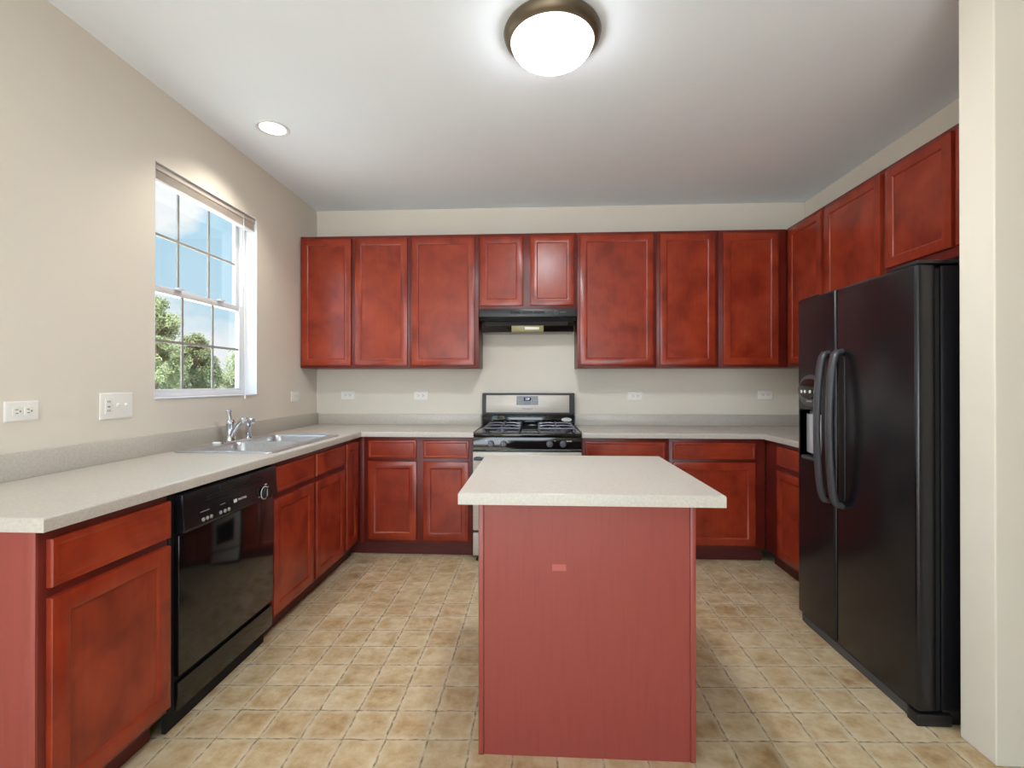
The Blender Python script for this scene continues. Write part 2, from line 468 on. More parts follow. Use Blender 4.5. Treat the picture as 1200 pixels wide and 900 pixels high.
# window over the sink: double-hung white vinyl, three by two lights in each sash
w = bpy.data.objects.new('window_1', None); C.objects.link(w); w.location = (0, 0, 0); w['kind'] = 'structure'
bm = NB()
bx(bm, -.135, -.082, WY0, WY0 + .03, WZ0, WZ1, b=.003); bx(bm, -.135, -.082, WY1 - .03, WY1, WZ0, WZ1, b=.003)
bx(bm, -.135, -.082, WY0 + .03, WY1 - .03, WZ0, WZ0 + .03, b=.003); bx(bm, -.135, -.082, WY0 + .03, WY1 - .03, WZ1 - .03, WZ1, b=.003)
obj('window_frame', bm, M['white'], w)
bm = NB()                      # painted returns lining the opening
bx(bm, -.082, .0015, WY0, WY0 + .004, WZ0, WZ1); bx(bm, -.082, .0015, WY1 - .004, WY1, WZ0, WZ1)
bx(bm, -.082, .004, WY0, WY1, WZ0 - .004, WZ0 + .004, b=.001); bx(bm, -.082, .0015, WY0, WY1, WZ1 - .004, WZ1)
obj('window_return', bm, M['white'], w)


def sash(name, xc, z0, z1, muny):
    bm = NB(); a, c = WY0 + .028, WY1 - .028; h = .012
    bx(bm, xc - h, xc + h, a, a + .034, z0, z1, b=.003); bx(bm, xc - h, xc + h, c - .034, c, z0, z1, b=.003)
    bx(bm, xc - h, xc + h, a + .034, c - .034, z0, z0 + .036, b=.003); bx(bm, xc - h, xc + h, a + .034, c - .034, z1 - .036, z1, b=.003)
    s = obj(name, bm, M['white'], w)
    bm = NB(); zm = (z0 + z1) / 2
    for y in muny: bx(bm, xc - .004, xc + .004, y - .007, y + .007, z0 + .034, z1 - .034)
    bx(bm, xc - .0045, xc + .0045, a + .03, c - .03, zm - .007, zm + .007)
    obj('muntins', bm, M['muntin'], s)
    bm = NB(); bx(bm, xc - .0015, xc + .0015, a + .03, c - .03, z0 + .03, z1 - .03); obj('pane', bm, M['glass'], s)


sash('upper_sash', -.122, 1.745, 2.37, (-1.453, -1.2))
sash('lower_sash', -.0965, 1.197, 1.78, (-1.453, -1.2))
bm = NB()
for y in (-1.5, -1.15): bx(bm, -.085, -.06, y - .025, y + .025, 1.778, 1.788, b=.003)
obj('sash_lock', bm, M['white'], w)

# ------------------------------------------------------------------ cabinets
FD = .59      # face frame plane of the base cabinets, measured from their wall
UD = .29      # face frame plane of the wall cabinets


def panel_door(x0, x1, z0, z1, parent, name='door', fw=.048):
    t_ = .019
    bm = NB()
    rings_y(bm, x0, x1, z0, z1, [(0, 0), (0, -t_ + .005), (.0015, -t_ + .0015), (.005, -t_), (fw, -t_), (fw + .003, -t_ + .001), (fw + .009, -t_ + .008), (fw + .009, -.004)], cap=False, back=False)
    dr = obj(name, bm, M['wood_v'], parent)
    bm = NB(); bx(bm, x0 + fw + .006, x1 - fw - .006, -t_ + .0085, -.004, z0 + fw + .006, z1 - fw - .006)
    obj('panel', bm, M['wood_v'], dr)
    return dr


def drawer_front(x0, x1, z0, z1, parent, name='drawer'):
    t_ = .019
    bm = NB()
    rings_y(bm, x0, x1, z0, z1, [(0, 0), (0, -t_ + .005), (.002, -t_ + .001), (.006, -t_), (.016, -t_), (.02, -t_ + .0025), (.028, -t_ + .0015)])
    return obj(name, bm, M['wood_h'], parent)


FACE = {'back': lambda a, D: ((a, -D, 0), 0), 'left': lambda a, D: ((D, a, 0), pi / 2), 'right': lambda a, D: ((W - D, a, 0), -pi / 2)}


def base_cab(label, face, a0, w_, doors=(), drawers=(), D=FD, split=None, group='base cabinets'):
    loc, rz = FACE[face](a0, D)
    r = thing('base_cabinet', label, 'cabinet', loc, rz, group)
    dep = D - .003
    bm = NB()                                          # open-topped carcass
    bx(bm, 0, .016, .019, dep, .1, .874); bx(bm, w_ - .016, w_, .019, dep, .1, .874)
    bx(bm, .016, w_ - .016, .019, dep, .1, .116); bx(bm, .016, w_ - .016, dep - .008, dep, .116, .874)
    obj('carcass', bm, M['wood_f'], r)
    bm = NB(); bx(bm, 0, w_, 0, .019, .1, .875, b=.001); obj('face_frame', bm, M['wood_f'], r)
    bm = NB(); bx(bm, .0, w_, .062, .078, 0, .1); obj('toe_kick', bm, M['kick'], r)
    for x0, x1, z0, z1 in doors: panel_door(x0, x1, z0, z1, r)
    for x0, x1, z0, z1 in drawers: drawer_front(x0, x1, z0, z1, r)
    return r


def wall_cab(label, face, a0, w_, z0, doors, D=UD, z1=2.441, ext=0):
    loc, rz = FACE[face](a0, D)
    r = thing('wall_cabinet', label, 'cabinet', (loc[0], loc[1], z0), rz, 'wall cabinets')
    h = z1 - z0
    bm = NB(); bx(bm, 0, w_ + ext, .019, D - .002, 0, h, b=.001); obj('carcass', bm, M['wood_f'], r)
    bm = NB(); bx(bm, 0, w_, 0, .019, 0, h, b=.0015); obj('face_frame', bm, M['wood_f'], r)
    for x0, x1, a, b_ in doors: panel_door(x0, x1, a - z0, b_ - z0, r)
    return r


ZB, ZT = 1.386, 2.418
DZ0, DZ1 = 1.406, 2.416
g2 = 'wall cabinets'
wall_cab('tall red-brown double-door wall cabinet in the left corner beside the window wall', 'back', .002, .889, ZB, [(.012, .417, DZ0, DZ1), (.448, .872, DZ0, DZ1)])
wall_cab('tall single-door red-brown wall cabinet just left of the range hood', 'back', .892, .547, ZB, [(.017, .516, DZ0, DZ1)])
wall_cab('short two-door red-brown wall cabinet mounted directly above the range hood', 'back', 1.441, .768, 1.845, [(.013, .349, 1.873, DZ1), (.405, .743, 1.873, DZ1)])
wall_cab('wide single-door red-brown wall cabinet just right of the range hood', 'back', 2.211, .608, ZB, [(.02, .584, DZ0, DZ1)])
wall_cab('narrow single-door red-brown wall cabinet second to the right of the range hood', 'back', 2.821, .468, ZB, [(.023, .44, DZ0, DZ1)])
wall_cab('red-brown wall cabinet ending the back row in the right corner', 'back', 3.291, .508, ZB, [(.031, .442, DZ0, DZ1)], ext=W - 3.291 - .508 - .003)
wall_cab('narrow red-brown wall cabinet on the right wall nearest the corner', 'right', -.292, .48, ZB, [(.045, .463, DZ0, DZ1)])
wall_cab('wide red-brown wall cabinet on the right wall rising from behind the black refrigerator', 'right', -.774, .555, ZB, [(.02, .538, DZ0, DZ1)])
wall_cab('short red-brown wall cabinet on the right wall directly above the black refrigerator', 'right', -1.331, .914, 1.84, [(.016, .434, 1.885, DZ1), (.458, .898, 1.885, DZ1)])

DR0, DR1, DO0, DO1 = .718, .848, .122, .69
r = base_cab('red-brown base cabinet at the near end of the left counter, one drawer over one door', 'left', -2.858, .44, [(.021, .438, DO0, DO1)], [(.021, .438, DR0, DR1)])
bm = NB(); bx(bm, -.006, 0, .0, FD - .003, 0, .874); obj('end_panel', bm, M['laminate'], r)['label'] = 'pinkish red laminate end panel'
bm = NB(); bx(bm, -.008, -.006, -.001, .03, 0, .874, b=.0008); obj('corner_trim', bm, M['laminate_trim'], r)
base_cab('red-brown sink base cabinet beside the dishwasher with two false drawers over two doors', 'left', -1.764, .902,
         [(.013, .43, DO0 - .006, DO1 - .004), (.468, .883, DO0 - .006, DO1 - .004)], [(.013, .43, DR0, DR1), (.468, .883, DR0, DR1)])
# corner unit: its narrow full-height door is on the left run, its filler on the back run
r = base_cab('red-brown corner base cabinet with one narrow full-height door beside the sink cabinet', 'left', -.86, .27, [(.015, .218, .13, .848)], [])
bm = NB(); bx(bm, .271, .29, -.04, .0, .1, .875, b=.001); obj('corner_filler', bm, M['wood_f'], r)
bm = NB(); bx(bm, .33, .346, -.04, .078, 0, .1); obj('toe_kick', bm, M['kick'], r)
base_cab('red-brown base cabinet left of the range, two drawers over two doors', 'back', .632, .808,
         [(.033, .391, DO0 + .004, .697), (.441, .772, DO0 + .004, .697)], [(.033, .389, .72, .85), (.441, .772, .72, .849)])
base_cab('red-brown base cabinet right of the range, half hidden behind the island top', 'back', 2.216, .615, [(.026, .59, DO0, .7)], [(.026, .59, DR0 + .002, .848)])
base_cab('red-brown base cabinet in the right corner of the back run, wide drawer over wide door', 'back', 2.833, .665, [(.026, .594, DO0, .708)], [(.026, .596, .728, .847)])
base_cab('bright red-brown base cabinet on the right wall between the corner and the refrigerator', 'right', -.592, .762, [(.19, .72, DO0, .688)], [(.19, .72, .722, .848)])

# ------------------------------------------------------------------ worktops
CT0, CT1, CD = .876, .914, .6216
YN = -2.873


def top_edges(front):
    def f(a, c):
        return a.z > CT1 - .001 and c.z > CT1 - .001 and front(a, c)
    return f


def splash(bm, pts_boxes):
    for q in pts_boxes: bx(bm, *q, b=.003)


t1 = thing('countertop', 'long cream speckled L-shaped countertop with the sink, under the window', 'countertop', (0, 0, 0), 0, 'countertops')
bm = NB()
slab(bm, [(.002, -.002), (1.441, -.002), (1.441, -CD), (CD, -CD), (CD, YN), (.002, YN)], [[(.085, -.915), (.555, -.915), (.555, -1.70), (.085, -1.70)]], CT0, CT1, .009,
     lambda a, c: a.z > CT1 - .001 and c.z > CT1 - .001 and ((abs(a.x - CD) < .001 and abs(c.x - CD) < .001) or (abs(a.y + CD) < .001 and abs(c.y + CD) < .001) or (abs(a.y - YN) < .001 and abs(c.y - YN) < .001)))
obj('worktop', bm, M['counter'], t1)
bm = NB(); bx(bm, .002, .022, YN, -.002, CT1, 1.012, b=.003); bx(bm, .022, 1.428, -.022, -.002, CT1, 1.006, b=.003); obj('backsplash', bm, M['counter'], t1)
t2 = thing('countertop', 'shorter cream L-shaped countertop in the right corner, ending behind the refrigerator', 'countertop', (0, 0, 0), 0, 'countertops')
XR = W - CD
bm = NB()
slab(bm, [(2.217, -.002), (W - .002, -.002), (W - .002, -1.365), (XR, -1.365), (XR, -CD), (2.217, -CD)], [], CT0, CT1, .009,
     lambda a, c: a.z > CT1 - .001 and c.z > CT1 - .001 and ((abs(a.x - XR) < .001 and abs(c.x - XR) < .001) or (abs(a.y + CD) < .001 and abs(c.y + CD) < .001)))
obj('worktop', bm, M['counter'], t2)
bm = NB(); bx(bm, 2.217, W - .002, -.022, -.002, CT1, 1.008, b=.003); bx(bm, W - .022, W - .002, -1.365, -.022, CT1, 1.008, b=.003); obj('backsplash', bm, M['counter'], t2)

# ------------------------------------------------------------------ island
isl = thing('kitchen_island', 'red laminate kitchen island with a cream top in the middle of the floor', 'island', (2.06, -2.42, 0), 0)
bm = NB(); bx(bm, -.352, .356, .012, .62, .0, .875); obj('body', bm, M['laminate'], isl)
bm = NB(); bx(bm, -.343, .347, .0, .011, 0, .874); obj('back_panel', bm, M['laminate'], isl)
for a, c in ((-.362, -.344), (.348, .366)):
    bm = NB(); bx(bm, a, c, -.004, .03, 0, .874, b=.002); obj('corner_trim', bm, M['laminate_trim'], isl)
bm = NB()
slab(bm, [(-.415, .711), (.426, .711), (.426, -.107), (-.415, -.107)], [], CT0, CT1, .006, lambda a, c: a.z > CT1 - .001 and c.z > CT1 - .001)
obj('island_top', bm, M['counter'], isl)['label'] = 'cream speckled laminate top'
bm = NB(); bx(bm, -.111, -.064, -.001, .0, .629, .651); obj('faded_patch', bm, M['patch'], isl)['label'] = 'small paler rectangle left by a sticker'

# ------------------------------------------------------------------ sink and tap
sk = thing('kitchen_sink', 'double-bowl stainless steel sink set in the counter under the window', 'sink', (.32, -1.31, CT1))


def rr(x0, x1, y0, y1, r_, k=5):
    P = []
    for cx_, cy_, a0 in ((x1 - r_, y1 - r_, 0), (x0 + r_, y1 - r_, 90), (x0 + r_, y0 + r_, 180), (x1 - r_, y0 + r_, 270)):
        for i in range(k + 1):
            a = radians(a0 + 90 * i / k); P.append((cx_ + r_ * cos(a), cy_ + r_ * sin(a)))
    return P


bowls = [(-.165, .205, -.375, -.022), (-.165, .205, .022, .375)]
bm = NB()
slab(bm, rr(-.262, .262, -.42, .42, .04), [rr(*q, .045)[::-1] for q in bowls], .0005, .007, .003, lambda a, c: a.z > .0065 and c.z > .0065)
obj('rim', bm, M['sink_steel'], sk)
for q in bowls:
    bm = NB(); lv = []
    for ins, z, rad in ((0, .0065, .045), (.004, -.004, .045), (.01, -.12, .05), (.03, -.155, .06), (.06, -.165, .06)):
        lv.append([bm.verts.new((p[0], p[1], z)) for p in rr(q[0] + ins, q[1] - ins, q[2] + ins, q[3] - ins, rad)])
    for a, c in zip(lv, lv[1:]):
        for i in range(len(a)): bm.faces.new((a[i], a[(i + 1) % len(a)], c[(i + 1) % len(a)], c[i]))
    bm.faces.new(lv[-1])
    bo = obj('bowl', bm, M['sink_steel'], sk)
    bm = NB(); lathe(bm, [(0, .001), (.03, .001), (.042, .004), (.044, .0)], 24, MX(((q[0] + q[1]) / 2, (q[2] + q[3]) / 2, -.164))); obj('drain', bm, M['chrome'], bo)
fa = thing('faucet', 'chrome single-lever kitchen faucet standing on the sink rim', 'faucet', (.105, -1.33, CT1 + .007))
bm = NB(); slab(bm, rr(-.028, .028, -.125, .125, .027), [], 0, .012, .005, lambda a, c: a.z > .011 and c.z > .011); obj('base_plate', bm, M['chrome'], fa)
bm = NB(); lathe(bm, [(.03, .012), (.029, .03), (.024, .045), (.0225, .095), (.025, .1), (.025, .118), (.016, .13), (0, .133)], 24); obj('body', bm, M['chrome'], fa)
bm = NB(); tube(bm, [(0, 0, .125), (-.004, -.002, .15), (-.008, -.004, .175)], [.012, .0125, .015], 14); lathe(bm, [(.015, 0), (.016, .006), (.01, .014), (0, .016)], 14, MX((-.008, -.004, .174))); obj('lever_handle', bm, M['chrome'], fa)
bm = NB(); tube(bm, [(.005, 0, .03), (.03, -.018, .06), (.07, -.045, .1), (.105, -.065, .128), (.125, -.077, .138), (.14, -.086, .135), (.147, -.09, .122)], [.0175, .0165, .0155, .0145, .016, .019, .018], 16); obj('spout', bm, M['chrome'], fa)
sp_ = thing('side_sprayer', 'small chrome pull-out side sprayer standing right of the faucet', 'sprayer', (.105, -1.155, CT1 + .007))
bm = NB(); lathe(bm, [(.022, 0), (.022, .006), (.014, .012), (.013, .02)], 20); obj('escutcheon', bm, M['chrome'], sp_)
bm = NB(); lathe(bm, [(.014, .018), (.0165, .04), (.015, .07), (.018, .088), (.015, .1)], 18); obj('spray_wand', bm, M['chrome'], sp_)
bm = NB(); tube(bm, [(-.016, 0, .1), (.0, 0, .107), (.02, -.006, .112), (.036, -.01, .11)], [.014, .02, .019, .016], 14); obj('spray_head', bm, M['chrome'], sp_)
cp = NB(); lathe(cp, [(.021, 0), (.022, .008), (.018, .014), (0, .016)], 24)
tag(obj('hole_cover', cp, M['plate']), 'white round cap covering the spare hole left of the faucet', 'cap').location = (.105, -1.452, CT1 + .007)

# ------------------------------------------------------------------ dishwasher
dw = thing('dishwasher', 'black built-in dishwasher under the left counter', 'dishwasher', (.612, -2.389, 0), pi / 2)
WDW = .62
bm = NB(); bx(bm, -.025, WDW, .02, .59, .1, .872); obj('tub', bm, M['black_hole'], dw)
bm = NB(); bx(bm, 0, WDW, 0, .02, .208, .716, b=.003); obj('door', bm, M['black_gloss'], dw)
bm = NB(); prism(bm, [(.02, .72), (-.012, .72), (-.022, .73), (-.014, .80), (-.014, .862), (.02, .866)], 0, WDW, 'x', b=.003); cpn = obj('control_panel', bm, M['black_semi'], dw)
bm = NB()
for z in (.812, .822, .832): bx(bm, .12, .50, -.0155, -.013, z, z + .004)
obj('vent_slots', bm, M['black_hole'], cpn)
bm = NB(); bx(bm, .2, .4, -.0165, -.013, .838, .855, b=.002); obj('latch', bm, M['black_matt'], cpn)
tilt = Matrix.Rotation(pi / 2 - .11, 3, 'X')
for i, x in enumerate((.096, .118, .14, .196, .222, .247)):
    bm = NB(); lathe(bm, [(.0075, 0), (.0075, .003), (.005, .005), (0, .005)], 14, MX((x, -.0205, .747), TO_FRONT)); obj('button', bm, M['button'], cpn)
for x, wd in ((.11, .05), (.215, .03)):
    bm = NB(); bx(bm, x - wd / 2, x + wd / 2, -.0185, -.016, .775, .778); obj('printed_mark', bm, M['print_grey'], cpn)
bm = NB(); bx(bm, .285, .305, -.019, -.0172, .763, .777); bx(bm, .290, .300, -.0195, -.0185, .766, .771); obj('maker_mark', bm, M['print'], cpn)
text('lettering', 'MAYTAG', .013, M['print'], cpn, (.343, -.0185, .770), tilt, 1.1)
bm = NB(); lathe(bm, [(.0305, 0), (.0305, .002), (.0268, .002), (.0268, 0)], 32, MX((.502, -.0235, .757), TO_FRONT), close=False); obj('dial_ring', bm, M['print'], cpn)
bm = NB(); lathe(bm, [(.024, 0), (.023, .014), (.02, .017), (0, .017)], 28, MX((.502, -.0195, .757), TO_FRONT)); dk = obj('dial', bm, M['black_matt'], cpn)
bm = NB(); bx(bm, .4995, .5045, -.0385, -.035, .74, .774, b=.001); obj('pointer', bm, M['button'], dk)
for a in (-30, 0, 30, 60, 200):
    x, z = .502 + .04 * cos(radians(a)), .757 + .04 * sin(radians(a))
    bm = NB(); bx(bm, x - .007, x + .007, -.0205, -.0165, z - .0012, z + .0012); obj('dial_mark', bm, M['print'], cpn)
bm = NB(); bx(bm, .002, WDW - .002, .004, .02, .085, .186, b=.003); obj('lower_panel', bm, M['black_gloss'], dw)
bm = NB(); bx(bm, .0, WDW, .05, .065, .0, .098); obj('toe_kick', bm, M['black_hole'], dw)

# ------------------------------------------------------------------ range
rg = thing('gas_range', 'stainless steel and black gas range against the back wall', 'stove', (1.447, -.675, 0))
WR = .762
bm = NB(); bx(bm, .003, WR - .003, .03, .64, .03, .884); obj('body', bm, M['black_matt'], rg)
bm = NB(); bx(bm, 0, WR, .0, .63, .886, .912, b=.006); ck = obj('cooktop', bm, M['black_gloss'], rg)
bm = NB(); prism(bm, [(.03, .789), (.002, .789), (.006, .80), (.0, .884), (.03, .884)], 0, WR, 'x', b=.002); fp = obj('control_panel', bm, M['black_gloss'], rg)
for x in (.126, .216, .54, .634):
    bm = NB(); lathe(bm, [(.024, 0), (.024, .004), (.02, .008), (.0185, .024), (.015, .027), (0, .027)], 24, MX((x, .004, .838), TO_FRONT)); kn = obj('knob', bm, M['knob'], fp)
    bm = NB(); bx(bm, x - .0045, x + .0045, -.034, -.02, .82, .856, b=.002); obj('grip', bm, M['knob'], kn)
for x, hw_, z in ((.09, .003, .861), (.18, .003, .861), (.576, .003, .861), (.665, .008, .859), (.685, .008, .859)):
    bm = NB(); bx(bm, x - hw_, x + hw_, -.0005, .003, z - .003, z + .002); obj('printed_mark', bm, M['print'], fp)
for a, c in ((.09, .24), (.53, .69)):
    bm = NB(); bx(bm, a, c, .0015, .004, .792, .7935); obj('trim_line', bm, M['button'], fp)
bm = NB(); bx(bm, 0, WR, -.01, .03, .228, .781, b=.004); od = obj('oven_door', bm, M['steel'], rg)
bm = NB(); bx(bm, .14, WR - .14, -.0115, -.0095, .33, .62, b=.0005); obj('oven_window', bm, M['black_gloss'], od)
bm = NB(); tube(bm, [(.012, -.05, .738), (WR - .012, -.05, .738)], .0115, 14)
for x in (.02, WR - .055): bx(bm, x, x + .035, -.05, -.009, .727, .749, b=.003)
obj('handle', bm, M['grey_plastic'], od)
bm = NB(); bx(bm, 0, WR, -.008, .03, .05, .21, b=.004); obj('storage_drawer', bm, M['steel'], rg)
for x in (.03, WR - .03):
    for y in (.05, .58):
        bm = NB(); lathe(bm, [(.016, 0), (.016, .01), (.009, .012), (.009, .032)], 14, MX((x, y, 0))); obj('foot', bm, M['black_matt'], rg)
# back guard
bm = NB(); prism(bm, [(.66, .9), (.605, .9), (.6, 1.0), (.598, 1.0), (.59, 1.01), (.598, 1.178), (.61, 1.184), (.66, 1.184)], -.004, WR - .002, 'x', b=.002); bgd = obj('back_guard', bm, M['grey_plastic'], rg)
bm = NB(); bx(bm, -.003, WR - .004, .596, .6, .915, 1.0, b=.001); obj('lower_strip', bm, M['black_gloss'], bgd)
bm = NB(); prism(bm, [(.594, 1.024), (.587, 1.024), (.594, 1.166), (.6, 1.166)], .03, .716, 'x', b=.0015); fpn = obj('steel_fascia', bm, M['steel'], bgd)
bm = NB(); prism(bm, [(.591, 1.086), (.5875, 1.086), (.591, 1.160), (.594, 1.160)], .282, .46, 'x'); tp = obj('touch_panel', bm, M['panel_grey'], bgd)
bm = NB(); bx(bm, .342, .402, .5865, .592, 1.122, 1.148, b=.001); obj('display', bm, M['screen'], tp)
text('clock_digits', '1:09', .021, M['digits'], tp, (.372, .586, 1.135), FRONT, 1.0)
for i in range(3):
    for x in (.3, .318, .336, .408, .426, .444):
        bm = NB(); bx(bm, x - .006, x + .006, .5855, .59, 1.092 + .014 * i, 1.1 + .014 * i); obj('touch_key', bm, M['button'], tp)
text('lettering', 'Whirlpool', .021, M['print_grey'], fpn, (.372, .5868, 1.055), FRONT, 1.0)
bm = NB(); lathe(bm, [(.0, .0), (.044, 0), (.04, .003), (0, .0035)], 28, MX((.694, .5965, .965), TO_FRONT) @ Matrix.Diagonal((1, .38, 1, 1))); obj('oval_badge', bm, M['print'], bgd)
# grates and burners
for x0, x1 in ((.07, .325), (.465, .72)):
    bm = NB(); y0, y1 = .05, .54; r_ = .0068
    ym = (y0 + y1) / 2; xm = (x0 + x1) / 2
    for p in (((x0, y0), (x1, y0)), ((x0, y1), (x1, y1)), ((x0, ym), (x1, ym)), ((x0, y0), (x0, y1)), ((x1, y0), (x1, y1))):
        tube(bm, [(*p[0], .942), (*p[1], .942)], r_, 8)
    for yc in ((y0 + ym) / 2, (ym + y1) / 2):
        for dx, dy, l0 in ((1, 0, .127), (-1, 0, .127), (0, 1, .122), (0, -1, .122)):
            tube(bm, [(xm + dx * l0, yc + dy * l0, .942), (xm + dx * .075, yc + dy * .075, .954), (xm + dx * .03, yc + dy * .03, .954)], r_ * .9, 8)
    for x in (x0, x1):
        for y in (y0, ym, y1): tube(bm, [(x, y, .942), (x, y, .911)], r_, 8)
    obj('grate', bm, M['iron'], ck)
    for yc in ((y0 + ym) / 2, (ym + y1) / 2):
        bm = NB(); lathe(bm, [(.05, .912), (.05, .916), (.036, .918), (.036, .926), (.033, .93), (0, .931)], 28, MX((xm, yc, 0))); obj('burner', bm, M['iron'], ck)

# ------------------------------------------------------------------ range hood
hd = thing('range_hood', 'black under-cabinet range hood above the stove', 'range hood', (1.446, -.33, 0))
WH = .758
bm = NB(); prism(bm, [(.327, 1.843), (.0, 1.843), (.0, 1.783), (.012, 1.779), (.07, 1.779), (.08, 1.762), (.327, 1.762)], 0, WH, 'x', b=.002); hs = obj('shell', bm, M['hood'], hd)
bm = NB(); prism(bm, [(.1, 1.762), (.125, 1.724), (.14, 1.678), (.327, 1.678), (.327, 1.762)], .012, WH - .012, 'x', b=.002); obj('fan_housing', bm, M['black_gloss'], hd)
bm = NB(); prism(bm, [(.09, 1.753), (.118, 1.727), (.123, 1.727), (.095, 1.758)], .035, WH - .06, 'x'); obj('deflector', bm, M['grey_plastic'], hd)
for x0 in (.245, .338, .427):
    bm = NB()
    for i in range(4): bx(bm, x0, x0 + .08, -.0008, .004, 1.804 + .006 * i, 1.808 + .006 * i)
    obj('vent_grille', bm, M['black_hole'], hs)
for x in (.548, .6):
    bm = NB(); lathe(bm, [(.013, 0), (.012, .006), (0, .007)], 18, MX((x, .001, 1.815), TO_FRONT)); obj('switch_knob', bm, M['black_matt'], hs)
    bm = NB(); lathe(bm, [(.0155, 0), (.0155, .0012), (.0142, .0012)], 20, MX((x, .0005, 1.815), TO_FRONT), close=False); obj('printed_ring', bm, M['print_grey'], hs)
bm = NB(); bx(bm, .63, .675, -.0006, .002, 1.813, 1.817); obj('printed_mark', bm, M['print_grey'], hs)
bm = NB(); prism(bm, [(.117, 1.727), (.127, 1.68), (.139, 1.676), (.139, 1.727)], .248, .505, 'x', b=.001); ln = obj('lamp_lens', bm, M['hood_lens'], hd)
bm = NB(); prism(bm, [(.1165, 1.715), (.121, 1.695), (.125, 1.695), (.125, 1.715)], .355, .47, 'x', b=.001); obj('lamp', bm, M['hood_bulb'], ln)

# ------------------------------------------------------------------ refrigerator
fr = thing('refrigerator', 'large black side-by-side refrigerator with an ice dispenser at the right', 'refrigerator', (3.30, -1.39, 0), -pi / 2)
WF, SX0, SX1 = .813, .325, .334
bm = NB(); bx(bm, .006, WF - .004, .088, .745, .004, 1.70, b=.004); obj('body', bm, M['black_semi'], fr)
bm = NB(); bx(bm, .012, WF - .012, .072, .09, .05, 1.69); obj('door_gasket', bm, M['black_hole'], fr)
RC = (.02, .215, .872, 1.13)
bm = NB()
slab(bm, [(0, .046), (SX0, .046), (SX0, 1.708), (0, 1.708)], [rr(*RC, .012)[::-1]], -.072, 0, .014,
     lambda a, c: a.z > -.001 and c.z > -.001 and (abs(a.x - c.x) < .001 or abs(a.y - c.y) < .001) and (min(a.x, c.x) < .001 or max(a.x, c.x) > SX0 - .001 or min(a.y, c.y) < .047 or max(a.y, c.y) > 1.707), swap=True)
fz = obj('freezer_door', bm, M['black_semi'], fr)
bm = NB(); bx(bm, SX1, WF, 0, .072, .046, 1.708, b=.014, seg=4); fd = obj('fridge_door', bm, M['black_semi'], fr)
# dispenser
bm = NB()
bx(bm, RC[0] - .003, RC[1] + .003, .058, .062, RC[2] - .003, RC[3] + .003); bx(bm, RC[0] - .003, RC[0], .003, .06, RC[2], RC[3]); bx(bm, RC[1], RC[1] + .003, .003, .06, RC[2], RC[3])
bx(bm, RC[0], RC[1], .003, .06, RC[2] - .003, RC[2] + .002); bx(bm, RC[0], RC[1], .003, .06, RC[3] - .002, RC[3] + .003)
dc = obj('dispenser_recess', bm, M['black_matt'], fz)
bm = NB(); P = [(.024 + .186 * i / 10, .034 - .026 * sin(pi * i / 10)) for i in range(11)]
prism(bm, P + [(.21, .056), (.024, .056)], .905, 1.105, 'z'); obj('back_shield', bm, M['silver'], dc)
bm = NB(); bx(bm, .09, .15, .012, .05, 1.085, 1.125, b=.004); obj('ice_chute', bm, M['grey_plastic'], dc)
bm = NB(); prism(bm, [(RC[0] + .005, .045), (RC[0] + .005, .006), (.07, -.012), (.165, -.012), (RC[1] - .005, .006), (RC[1] - .005, .045)], .872, .886, 'z', b=.002); obj('drip_tray', bm, M['grey_plastic'], dc)
bm = NB(); lathe(bm, [(0, .006), (.1, .006), (.108, .003), (.11, 0)], 40, MX((.118, 0, 1.225), TO_FRONT) @ Matrix.Diagonal((1, .76, 1, 1))); cpd = obj('dispenser_panel', bm, M['grey_plastic'], fz)
bm = NB(); lathe(bm, [(0, .0015), (.092, .0015), (.096, 0)], 40, MX((.118, -.006, 1.235), TO_FRONT) @ Matrix.Diagonal((1, .55, 1, 1))); obj('dark_inset', bm, M['black_gloss'], cpd)
for x in (.052, .085, .131, .172):
    bm = NB(); lathe(bm, [(.0085, 0), (.0085, .002), (0, .003)], 14, MX((x, -.007, 1.221), TO_FRONT)); obj('dispenser_button', bm, M['print'], cpd)
bm = NB(); bx(bm, .095, .145, -.0075, -.0055, 1.168, 1.176, b=.0008); obj('maker_mark', bm, M['button'], cpd)


def handle(x, dx, parent, out):
    z0, z1 = .7, 1.41; pts = []; rs = []
    for i in range(25):
        u_ = i / 24; a = pi * u_
        pts.append((x + dx * sin(a), -out * (sin(a) ** .42) + .006, z0 + (z1 - z0) * (.5 - .5 * cos(a) * (.55 + .45 * abs(cos(a))))))
        rs.append(.0205 + .003 * abs(cos(a)))
    bm = NB(); tube(bm, pts, rs, 14, sx=.62, side=(0, 1, 0)); h_ = obj('handle', bm, M['grip'], parent)
    bm = NB(); slab(bm, rr(x - .022 + dx, x + .022 + dx, z0 + .02, z1 - .02, .02), [], -.001, .004, .003, lambda a, c: a.z > .003 and c.z > .003, swap=True)
    obj('handle_backplate', bm, M['black_matt'], h_)


handle(.276, -.006, fz, .06)
handle(.372, .006, fd, .066)
bm = NB(); bx(bm, .66, WF - .004, .01, .2, 1.7085, 1.722, b=.005); obj('hinge_cover', bm, M['black_matt'], fr)
bm = NB(); bx(bm, .002, .14, .02, .2, 1.7085, 1.718, b=.005); obj('hinge_cover', bm, M['black_matt'], fr)
bm = NB(); slab(bm, [(.0, .09), (.0, .03), (.02, .012), (.07, .008), (.74, .008), (.76, .004), (.812, .004), (.812, .09)], [], .002, .042, .004, lambda a, c: a.z > .041 and c.z > .041); obj('base_grille', bm, M['grey_plastic'], fr)
bm = NB(); bx(bm, .765, WF + .004, -.004, .12, .0, .044, b=.004); obj('hinge_foot', bm, M['black_matt'], fr)

# ------------------------------------------------------------------ outlets and switches


